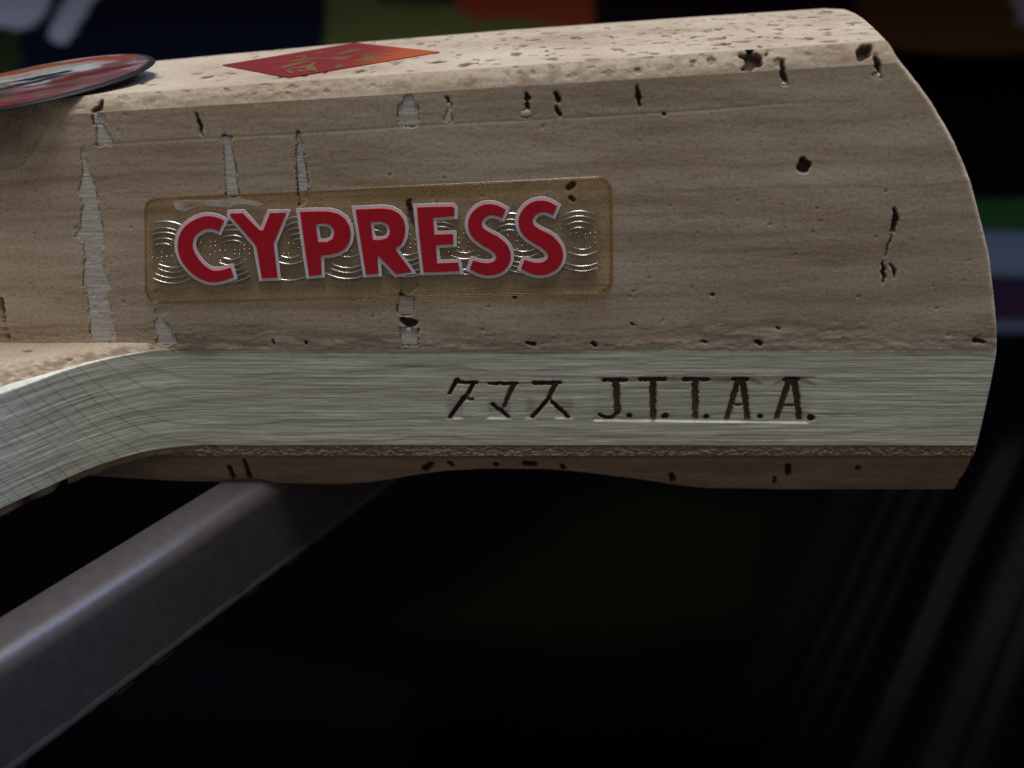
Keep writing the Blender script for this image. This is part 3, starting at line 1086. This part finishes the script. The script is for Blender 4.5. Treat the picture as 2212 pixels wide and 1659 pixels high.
# ---- cork on the back of the plate
def back_cork():
    bu = np.array([200, 283, 500, 650, 737, 804, 870, 921, 971, 1040, 1104, 1170, 1237, 1371, 1471, 1520, 1700, 2080])
    bv = np.array([1033, 1036, 1040, 1044, 1046, 1040, 1027, 1016, 1008, 1004, 1003, 1004, 1010, 1031, 1050, 1056, 1060, 1060])
    bx, bz = on_y(bu, bv, 2.3)
    x = np.concatenate([np.linspace(-95, -48, 50, endpoint=False), np.linspace(-48, 44.0, 820)])
    ker = np.hanning(15)
    zb = np.interp(x, bx, bz)
    zb = np.convolve(np.pad(zb, 7, mode='edge'), ker / ker.sum(), 'valid')
    nr = 70
    t = np.linspace(0, 1, nr)[:, None]
    X = np.broadcast_to(x, (nr, len(x))).copy()
    Z = zb * t - .0
    rough = 1 - sstep(1.0, 1.5, -Z)
    Y = .10 + .35 * sstep(1.0, 1.6, -Z) + .25 * np.clip(-Z - 1.3, 0, 9) + .9 * sstep(.86, 1.0, t) ** 2
    Y = Y + (.13 * fbm(X / .28, Z / .14, 401, 3)) * rough + .05 * fbm(X / .9, Z / .5, 402, 3)
    Y = Y + .8 * sstep(-30, -44, X)
    pore, depth = np.zeros_like(X), np.zeros_like(X)
    marks = [(A([(1490, 1360), (1510, 1440)], 4), [5, 5]), (A([(1590, 1310), (1620, 1440)], 4), [4, 5]),
             (A([(550, 1370), (580, 1340)], 5), [10, 7]), (A([(1190, 1335), (1250, 1340)], 5), [8, 8]), (A([(1430, 1350), (1440, 1370)], 5), [5, 6]),
             (A([(2140, 1420), (2150, 1460)], 5), [7, 6]), (A([(680, 1350), (685, 1415)], 6), [6, 6]), (A([(1130, 1365), (1135, 1375)], 6), [6, 6]),
             (A([(600, 1440), (600, 1480)], 6), [4, 4]), (A([(1000, 1340), (1010, 1345)], 5), [6, 6]), (A([(700, 1330), (720, 1350)], 5), [5, 5])]
    xj = X + .1 * fbm(X / .4, Z / .4, 403)
    for pts, w in marks:
        q = side(pts, None, 1.0)
        mk = (np.abs(X - q[:, 0].mean()) < 3)
        d = seg_dist(xj[mk], Z[mk], q, np.array(w) * PX)
        depth[mk] = np.maximum(depth[mk], .6 * (1 - sstep(-.14, .06, d)))
        pore[mk] = np.maximum(pore[mk], .95 * (1 - sstep(-.06, .12, d)))
    Y = Y + depth
    dl = np.clip(.25 - (44 - X), 0, .25)
    Y = Y + (.25 - np.sqrt(np.clip(.0625 - dl ** 2, 0, None))) * (1 + .8 * fbm(Z / .3, X * 0, 405))
    X = X + (x_end(Z) - 44) * sstep(41, 44, X) + .10 * fbm(Z / .35, X * 0, 404) * sstep(43.2, 44, X)
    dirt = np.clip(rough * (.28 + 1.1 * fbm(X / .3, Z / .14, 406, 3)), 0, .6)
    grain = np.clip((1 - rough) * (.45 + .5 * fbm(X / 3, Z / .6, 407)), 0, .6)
    G = Parts()
    G.grid(X, Y, Z, flip=False, pore=pore, dirt=dirt, grain=grain)
    tt = np.linspace(0, 1, 4)[:, None]
    G.grid(np.broadcast_to(X[-1], (4, len(x))), Y[-1] * (1 - tt) + 33 * tt, np.broadcast_to(zb, (4, len(x))))
    zc = np.linspace(0, 1, 8)[:, None]
    yc = np.linspace(3.2, 33, 10)[None]
    G.grid(np.full((8, 10), 43.4), yc + 0 * zc, zb[-1] * zc + 0 * yc)
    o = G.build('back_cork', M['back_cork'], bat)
    # thin sheet glued along the underside of the blade's shoulder, broken once
    for (s0, s1) in ((-26.0, -39.4), (-40.2, -80.0)):
        k = (BP[:, 0] < s0) & (BP[:, 0] > s1)
        p = BP[k][::2]
        nz = 14
        z = -.03 - np.linspace(0, 1, nz)[:, None] * (.72 + .12 * fbm(p[:, 0] / .7, p[:, 0] * 0, 410))
        ins = .22 + .07 * fbm(p[:, 0][None] / .6 + 0 * z, z / .3, 411, 3) + .12 * np.linspace(0, 1, nz)[:, None] ** 4
        tan = np.gradient(p, axis=0)
        tan /= np.linalg.norm(tan, axis=1)[:, None]
        nr_ = np.stack([-tan[:, 1], tan[:, 0]], 1)
        nr_[nr_[:, 1] < 0] *= -1
        X2, Y2 = p[:, 0] + nr_[:, 0] * ins, p[:, 1] + nr_[:, 1] * ins
        pr = np.zeros_like(X2)
        cx_, _ = on_z(72, 1070, -.6)
        pr = .9 * np.exp(-((X2 - cx_) / .55) ** 2)
        G = Parts()
        G.grid(X2, Y2, z, flip=True, pore=pr, grain=np.clip(.2 + .8 * fbm(X2 / .8, z / .3, 412), 0, .6))
        G.grid(np.stack([X2[-1], X2[-1]]), np.stack([Y2[-1], np.full(len(p), 3.)]), np.stack([z[-1], z[-1]]), flip=False)
        for e, fl in ((0, False), (-1, True)):
            G.grid(np.stack([X2[:, e], X2[:, e]]), np.stack([Y2[:, e], np.full(nz, 3.)]), np.stack([z[:, e], z[:, e]]), flip=fl)
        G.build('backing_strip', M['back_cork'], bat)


back_cork()

# ---- the long label with its letters
def name_label():
    c = side([(314, 430), (1319, 382), (1322, 630), (316, 653)])
    rr = [1.1, 1.3, 1.5, 1.5]
    out = []
    for i in range(4):
        p, a, b = c[i], c[i - 1], c[(i + 1) % 4]
        da, db = (a - p) / np.linalg.norm(a - p), (b - p) / np.linalg.norm(b - p)
        for t in np.linspace(0, 1, 9):
            q0, q1 = p + da * rr[i], p + db * rr[i]
            out.append((1 - t) ** 2 * q0 + 2 * t * (1 - t) * p + t ** 2 * q1)
    lab = link('name_label', outline_mesh('name_label', [out[::-1]], -.10, .20, 0, .03), M['film'], bat)
    lab['label'] = 'clear amber label bearing the red word CYPRESS'
    rim = np.array(out)
    rim = np.vstack([rim, rim[:1]])
    rim = np.concatenate([np.linspace(a_, b_, 6, endpoint=False) for a_, b_ in zip(rim[:-1], rim[1:])] + [rim[-1:]])
    tb = tube(np.stack([rim[:, 0], np.full(len(rim), -.10), rim[:, 1]], 1), .13)
    link('label_edge', mesh('label_edge', tb.reshape(-1, 3), grid_faces(len(rim), 7)), M['film_edge'], lab)
    yl = -.235

    def strokepoly(pts, w, k):
        pts = smooth_path(np.asarray(pts, float), 12)
        tan = np.gradient(pts, axis=0)
        tan /= np.linalg.norm(tan, axis=1)[:, None]
        n = np.stack([-tan[:, 1], tan[:, 0]], 1)
        w = np.interp(np.linspace(0, 1, len(pts)), np.linspace(0, 1, len(w)), w)[:, None] / 2
        return np.vstack([pts + n * w, (pts - n * w)[::-1]]), k

    def sm(pts, k):                          # closed, already dense enough
        return np.asarray(pts, float), k

    Cs = strokepoly([(742, 488), (690, 465), (610, 458), (525, 490), (455, 550), (425, 640), (440, 730), (490, 815), (560, 885), (650, 928), (740, 925), (838, 895)],
                    [104, 110, 112, 118, 126, 130, 132, 126, 116, 104, 92, 84], 'a')
    Yl = sm([(825, 380), (930, 375), (1082, 528), (1110, 528), (1172, 375), (1312, 372), (1200, 640), (1236, 940), (1100, 946), (1050, 660), (822, 396)], 'a')
    Po = sm([(1435, 365), (1600, 360), (1700, 362), (1770, 382), (1830, 425), (1868, 490), (1880, 555), (1868, 625), (1830, 685), (1770, 722), (1700, 740), (1615, 747), (1622, 915), (1515, 926), (1470, 620)], 'a')
    Ph = sm([(1572, 472), (1650, 465), (1700, 480), (1732, 520), (1735, 560), (1718, 605), (1670, 628), (1592, 630)], 'a')
    Ro = sm([(-178, 345), (60, 334), (140, 345), (200, 378), (240, 430), (258, 500), (250, 580), (222, 645), (165, 690), (312, 890), (180, 912), (11, 736), (20, 906), (-86, 914), (-130, 640)], 'b')
    Rh = sm([(-48, 452), (50, 450), (100, 470), (124, 515), (122, 560), (98, 595), (50, 608), (-28, 612)], 'b')
    Eo = sm([(360, 326), (520, 320), (672, 318), (687, 335), (687, 400), (600, 408), (498, 415), (514, 566), (676, 560), (680, 646), (524, 655), (538, 818), (720, 810), (736, 882), (580, 890), (420, 893), (385, 600)], 'b')
    S1 = strokepoly([(1122, 380), (1040, 348), (960, 352), (895, 398), (868, 470), (895, 545), (965, 600), (1050, 648), (1108, 708), (1118, 775), (1080, 838), (1010, 866), (930, 862), (838, 828)],
                    [78, 92, 104, 112, 118, 122, 128, 132, 130, 124, 114, 108, 98, 80], 'b')
    S2 = strokepoly([(1572, 352), (1490, 318), (1410, 322), (1345, 368), (1312, 440), (1340, 522), (1412, 578), (1500, 626), (1560, 688), (1578, 758), (1545, 822), (1478, 860), (1392, 862), (1290, 825)],
                    [84, 96, 108, 116, 122, 126, 132, 138, 134, 126, 116, 110, 100, 82], 'b')
    for loops in ([Cs], [Yl], [Po, Ph], [Ro, Rh], [Eo], [S1], [S2]):
        L = []
        for i, (pts, k) in enumerate(loops):
            q = side(A(pts, k))
            area = np.sum(q[:, 0] * np.roll(q[:, 1], -1) - np.roll(q[:, 0], -1) * q[:, 1])
            if (area > 0) == (i > 0):        # outer ring one way round, hole the other
                q = q[::-1]
            L.append(q)
        o = link('letter_border', outline_mesh('letter_border', [grow(q, .29 if i == 0 else -.24) for i, q in enumerate(L)], yl - .03, .06, 0, .012), M['letter_white'], lab)
        link('letter', outline_mesh('letter', L, yl - .10, .06, 0, .012), M['letter_red'], lab)
    # pressed foil waves between the letters
    rng = np.random.default_rng(4)
    V, n, F = [], 0, []
    btop = lambda u: 472 - 38 * (u - 330) / 960
    bbot = lambda u: 618 - 28 * (u - 330) / 960

    def bead(uv, r):
        nonlocal n
        q = side(uv)
        tb = tube(np.stack([q[:, 0], np.full(len(q), -.222), q[:, 1]], 1), r)
        V.append(tb.reshape(-1, 3))
        F.append(grid_faces(len(q), 7, n))
        n += len(q) * 7

    for row, sp, first in ((0, 149.5, 352), (1, 126, 376)):
        for uc in np.arange(first, 1290, sp):
            for i in range(5):
                half = (46 - i * 6) + rng.uniform(-4, 4)
                t = np.linspace(-1, 1, 17)
                uu = uc + half * t
                arc = 13 * (1 - t * t) * half / 46
                if row == 0:
                    vv = btop(uu) + 6 + i * 10 + 14 - arc
                else:
                    vv = bbot(uu) - 5 - i * 10 - 14 + arc
                keep = (uu > 324) & (uu < 1293)
                if keep.sum() < 4 or rng.random() < .12:
                    continue
                bead(np.stack([uu[keep], vv[keep]], 1), rng.uniform(.055, .095))
    for uc in np.arange(330, 1290, 10.5):    # small pressed dots along the middle
        for k in range(5):
            if rng.random() < .55:
                continue
            v0 = (btop(uc) + bbot(uc)) / 2 + (k - 2) * 10 + rng.uniform(-2, 2)
            bead(np.array([(uc - 1.6, v0), (uc, v0 - .3), (uc + 1.6, v0)]), .055)
    o = link('pressed_foil', mesh('pressed_foil', np.vstack(V), np.vstack(F)), M['foil'], lab)
    o['kind'] = 'stuff'
    # the foil's clear carrier strip and whitish painted-on glare above the first letters
    strip = side([(318, 470), (640, 462), (1000, 450), (1293, 432), (1298, 588), (1000, 603), (640, 614), (336, 622)])
    link('carrier_strip', outline_mesh('carrier_strip', [strip], yl + .02, .01), M['clear_foil'], lab)
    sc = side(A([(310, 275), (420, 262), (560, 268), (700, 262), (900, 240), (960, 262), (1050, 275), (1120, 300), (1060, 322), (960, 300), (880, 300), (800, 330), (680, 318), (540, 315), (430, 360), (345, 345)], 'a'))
    link('glare_patch', outline_mesh('glare_patch', [sc], yl + .006, .01), M['glare_patch'], lab)


def grow(q, d):
    """offset a closed loop outwards (mitred, blunted at sharp corners)"""
    q = np.asarray(q, float)
    area = np.sum(q[:, 0] * np.roll(q[:, 1], -1) - np.roll(q[:, 0], -1) * q[:, 1])
    sgn = 1 if area > 0 else -1
    hole = d < 0
    out = []
    n = len(q)
    dd = abs(d)
    for i in range(n):
        a, p, b = q[i - 1], q[i], q[(i + 1) % n]
        t0, t1 = (p - a), (b - p)
        t0, t1 = t0 / (np.linalg.norm(t0) + 1e-9), t1 / (np.linalg.norm(t1) + 1e-9)
        n0 = np.array([t0[1], -t0[0]]) * sgn
        n1 = np.array([t1[1], -t1[0]]) * sgn
        if hole:
            n0, n1 = -n0, -n1
        m = n0 + n1
        L = np.linalg.norm(m)
        if L < .3:
            out += [p + n0 * dd, p + n1 * dd]
            continue
        m /= L
        cr = (t0[0] * t1[1] - t0[1] * t1[0]) * sgn
        concave = (cr < 0) != hole
        out.append(p + m * dd / max(.22 if concave else .62, m @ n0))
    return np.array(out)


name_label()

# ---- diamond sticker on the top
def top_plane_point(u, v, lift=0.06):
    z = 34.0
    for _ in range(30):
        x, y = on_z(u, v, z)
        z = .067 * x + 34.33 + lift
    return np.array([float(x), float(y), float(z)])


def diamond():
    q = np.array([top_plane_point(*p) for p in ((481, 141), (624, 168), (950, 113), (768, 93))])
    n = 40
    a, b = np.meshgrid(np.linspace(0, 1, n), np.linspace(0, 1, n), indexing='ij')
    Pt = ((1 - a) * (1 - b))[..., None] * q[0] + (a * (1 - b))[..., None] * q[1] + (a * b)[..., None] * q[2] + ((1 - a) * b)[..., None] * q[3]
    red = np.array([.20, .005, .012])
    org = np.array([.40, .075, .018])
    t = sstep(.58, .90, (a + b) / 2 + .05 * fbm(a * 6, b * 6, 500))[..., None]  # foil's reflection painted in, red turning orange towards one corner
    c = red * (1 - t) + org * t
    top = Pt + np.array([0, 0, .05])
    m, nt, bs = new_mat('foil_sticker')
    nt.links.new(attr(nt, 'tint', True), bs.inputs['Base Color'])
    bs.inputs['Roughness'].default_value = .42
    # rim
    ring = np.concatenate([np.arange(n) * n, (n - 1) * n + np.arange(1, n), np.arange(n - 2, -1, -1) * n + n - 1, np.arange(n - 2, 0, -1)])
    V = np.vstack([top.reshape(-1, 3), Pt.reshape(-1, 3)[ring] - [0, 0, .08]])
    F = [tuple(f) for f in grid_faces(n, n)]
    L = len(ring)
    F += [(int(ring[i]), int(ring[(i + 1) % L]), n * n + (i + 1) % L, n * n + i) for i in range(L)]
    C = np.vstack([c.reshape(-1, 3), c.reshape(-1, 3)[ring]])
    st = link('diamond_sticker', mesh('diamond_sticker', V, F, {'tint': C}, smooth=False), m, bat)
    st['label'] = 'red diamond sticker with gold ornament'
    gold, ng, bg_ = new_mat('gold_print')
    ng.links.new(ramp(ng, noise(ng, 500), [(.35, (.16, .10, .03)), (.7, (.28, .19, .06))]), bg_.inputs['Base Color'])
    bg_.inputs['Roughness'].default_value = .35
    bg_.inputs['Metallic'].default_value = .4
    # ornament: scrolls printed on the diamond (sheet coordinates of the close-up)
    sc = lambda p: top_plane_point(236.9 / 1 * 0 + (640 / 1.4756) + p[0] * .2451, (100 / 1.4756) + p[1] * .2451, .125)
    strokes = [[(580, 275), (700, 262), (800, 262), (900, 245), (1000, 240), (1150, 235), (1300, 218), (1420, 225)], [(640, 325), (740, 312), (840, 285), (960, 255)],
               [(760, 340), (800, 325), (870, 318), (960, 300), (1010, 265)], [(780, 345), (800, 370)], [(960, 300), (965, 335), (1030, 355)], [(980, 300), (1000, 345)],
               [(840, 232), (905, 212), (915, 240)], [(1010, 195), (1090, 180), (1130, 190)], [(1130, 205), (1250, 190), (1350, 165), (1470, 150)],
               [(1170, 300), (1240, 295), (1180, 322)], [(1350, 265), (1450, 240), (1560, 215), (1680, 210)], [(1420, 235), (1500, 195), (1580, 180)], [(1180, 250), (1280, 232), (1330, 212)],
               [(1390, 275), (1470, 262), (1540, 240)], [(860, 340), (900, 350), (940, 345)]]
    V, F, k = [], [], 0
    for s_ in strokes:
        p = smooth_path(np.array(s_, float), 18) if len(s_) > 1 else np.array(s_)
        w3 = np.array([sc(x) for x in p])
        tan = np.gradient(w3, axis=0)
        tan /= np.linalg.norm(tan, axis=1)[:, None] + 1e-9
        nn = np.stack([-tan[:, 1], tan[:, 0], 0 * tan[:, 0]], 1)
        hw = (.10 + .30 * np.sin(np.linspace(.2, np.pi - .2, len(w3))) ** 2)[:, None]
        V += list(w3 + nn * hw) + list(w3 - nn * hw)
        m_ = len(w3)
        F += [(k + i, k + i + 1, k + m_ + i + 1, k + m_ + i) for i in range(m_ - 1)]
        k += 2 * m_
    link('gold_ornament', mesh('gold_ornament', V, F, smooth=False), gold, st)


diamond()

# ---- round printed badge lapping over the top edge
def badge():
    C0 = np.array([-42.0, 8.1, 32.05])
    nv = np.array([-.135, -.075, 1.0])
    nv /= np.linalg.norm(nv)
    e1 = np.cross([0, 1., 0], nv)
    e1 /= np.linalg.norm(e1)
    e2 = np.cross(nv, e1)
    R = 10.4
    T = .24
    na, nr = 96, 40
    a = np.linspace(0, 2 * np.pi, na + 1)
    # lens-like profile: underside, rim, domed top
    prof = [(0.02, -T), (R * .9, -T), (R - .15, -T), (R, -T * .7), (R, -.15), (R - .12, -.03)]
    prof += [(R * f, .16 * (1 - f * f) ** .5 - .0) for f in np.linspace(.975, .0, nr)]
    prof = np.array(prof)
    rr, hh = prof[:, 0][:, None], prof[:, 1][:, None]
    Pt = C0 + (rr * np.cos(a))[..., None] * e1 + (rr * np.sin(a))[..., None] * e2 + (hh + 0 * a)[..., None] * nv
    px, py = rr * np.cos(a), rr * np.sin(a)
    Cc = np.zeros(px.shape + (3,))
    Cc[:] = (.26, .10, .11)
    jx, jy = px + 1.5 * fbm(px / 2.0, py / 2.0, 601), py + 1.5 * fbm(px / 2.0, py / 2.0, 602)

    def put(m, c):
        m = np.clip(m, 0, 1)[..., None]
        Cc[:] = Cc * (1 - m) + np.array(c) * m

    def capsule(pts, w, c, s=.5):
        put(1 - sstep(-s, s, seg_dist(jx, jy, pts, [w] * len(pts))), c)

    put(sstep(-.5, .8, fbm(px / 2.2, py / 2.2, 603) * 2.2), (.34, .24, .26))
    capsule([(1.5, -2.5), (5, -1), (8, .5)], 1.0, (.16, .006, .012), .9)
    capsule([(-1, -6.5), (5, -5)], .8, (.20, .008, .014), .9)
    capsule([(-7, 5.2), (-2, 7.6), (3, 7.8), (6, 6.2)], 1.1, (.48, .085, .018), .5)
    capsule([(-8, 3.2), (-2, 4.6), (4, 4.4)], .9, (.30, .33, .22), .6)
    capsule([(-5, .4), (0, 2.2), (3.5, 3.2)], 1.2, (.42, .45, .47), .8)
    capsule([(-9, -4.0), (-4, -2.8), (1, -1.5)], 1.0, (.40, .43, .45), .8)
    capsule([(-9, -5), (-5, -3.8), (-1, -2), (1.5, .2)], 1.0, (.016, .022, .034), .5)
    capsule([(-5, -.5), (-1.5, 1.4), (1.5, 2.2)], .7, (.016, .02, .034), .4)
    capsule([(-9, -6.6), (-4, -6.3), (0, -5.6)], .6, (.035, .07, .035), .6)
    put(1 - sstep(.8, 1.4, np.hypot(jx + 2.6, jy - .2)), (.26, .27, .06))
    put((1 - sstep(-.4, .4, seg_dist(px, py, [(-8, -6.4), (-3, -8.6), (2, -9.0), (5, -7.8)], [.4, .6, .6, .3]))), (.34, .022, .016))
    Cc[:] *= np.where(Cc.min(-1, keepdims=True) > .2, .72, .42)
    rim = np.hypot(px, py) / R
    put(sstep(.935, .955, rim), (.006, .007, .010))
    put((hh < -.02).astype(float) * np.ones_like(px), (.010, .011, .016))
    G = mesh('round_badge', Pt.reshape(-1, 3), grid_faces(len(prof), na + 1), {'tint': Cc.reshape(-1, 3)})
    m, nt, bs = new_mat('printed_badge')
    nt.links.new(attr(nt, 'tint', True), bs.inputs['Base Color'])
    bs.inputs['Roughness'].default_value = .5
    bs.inputs['Specular IOR Level'].default_value = .25
    o = link('round_badge', G, m, bat)
    o['label'] = 'round badge printed in red, orange and white with a dark rim'


badge()
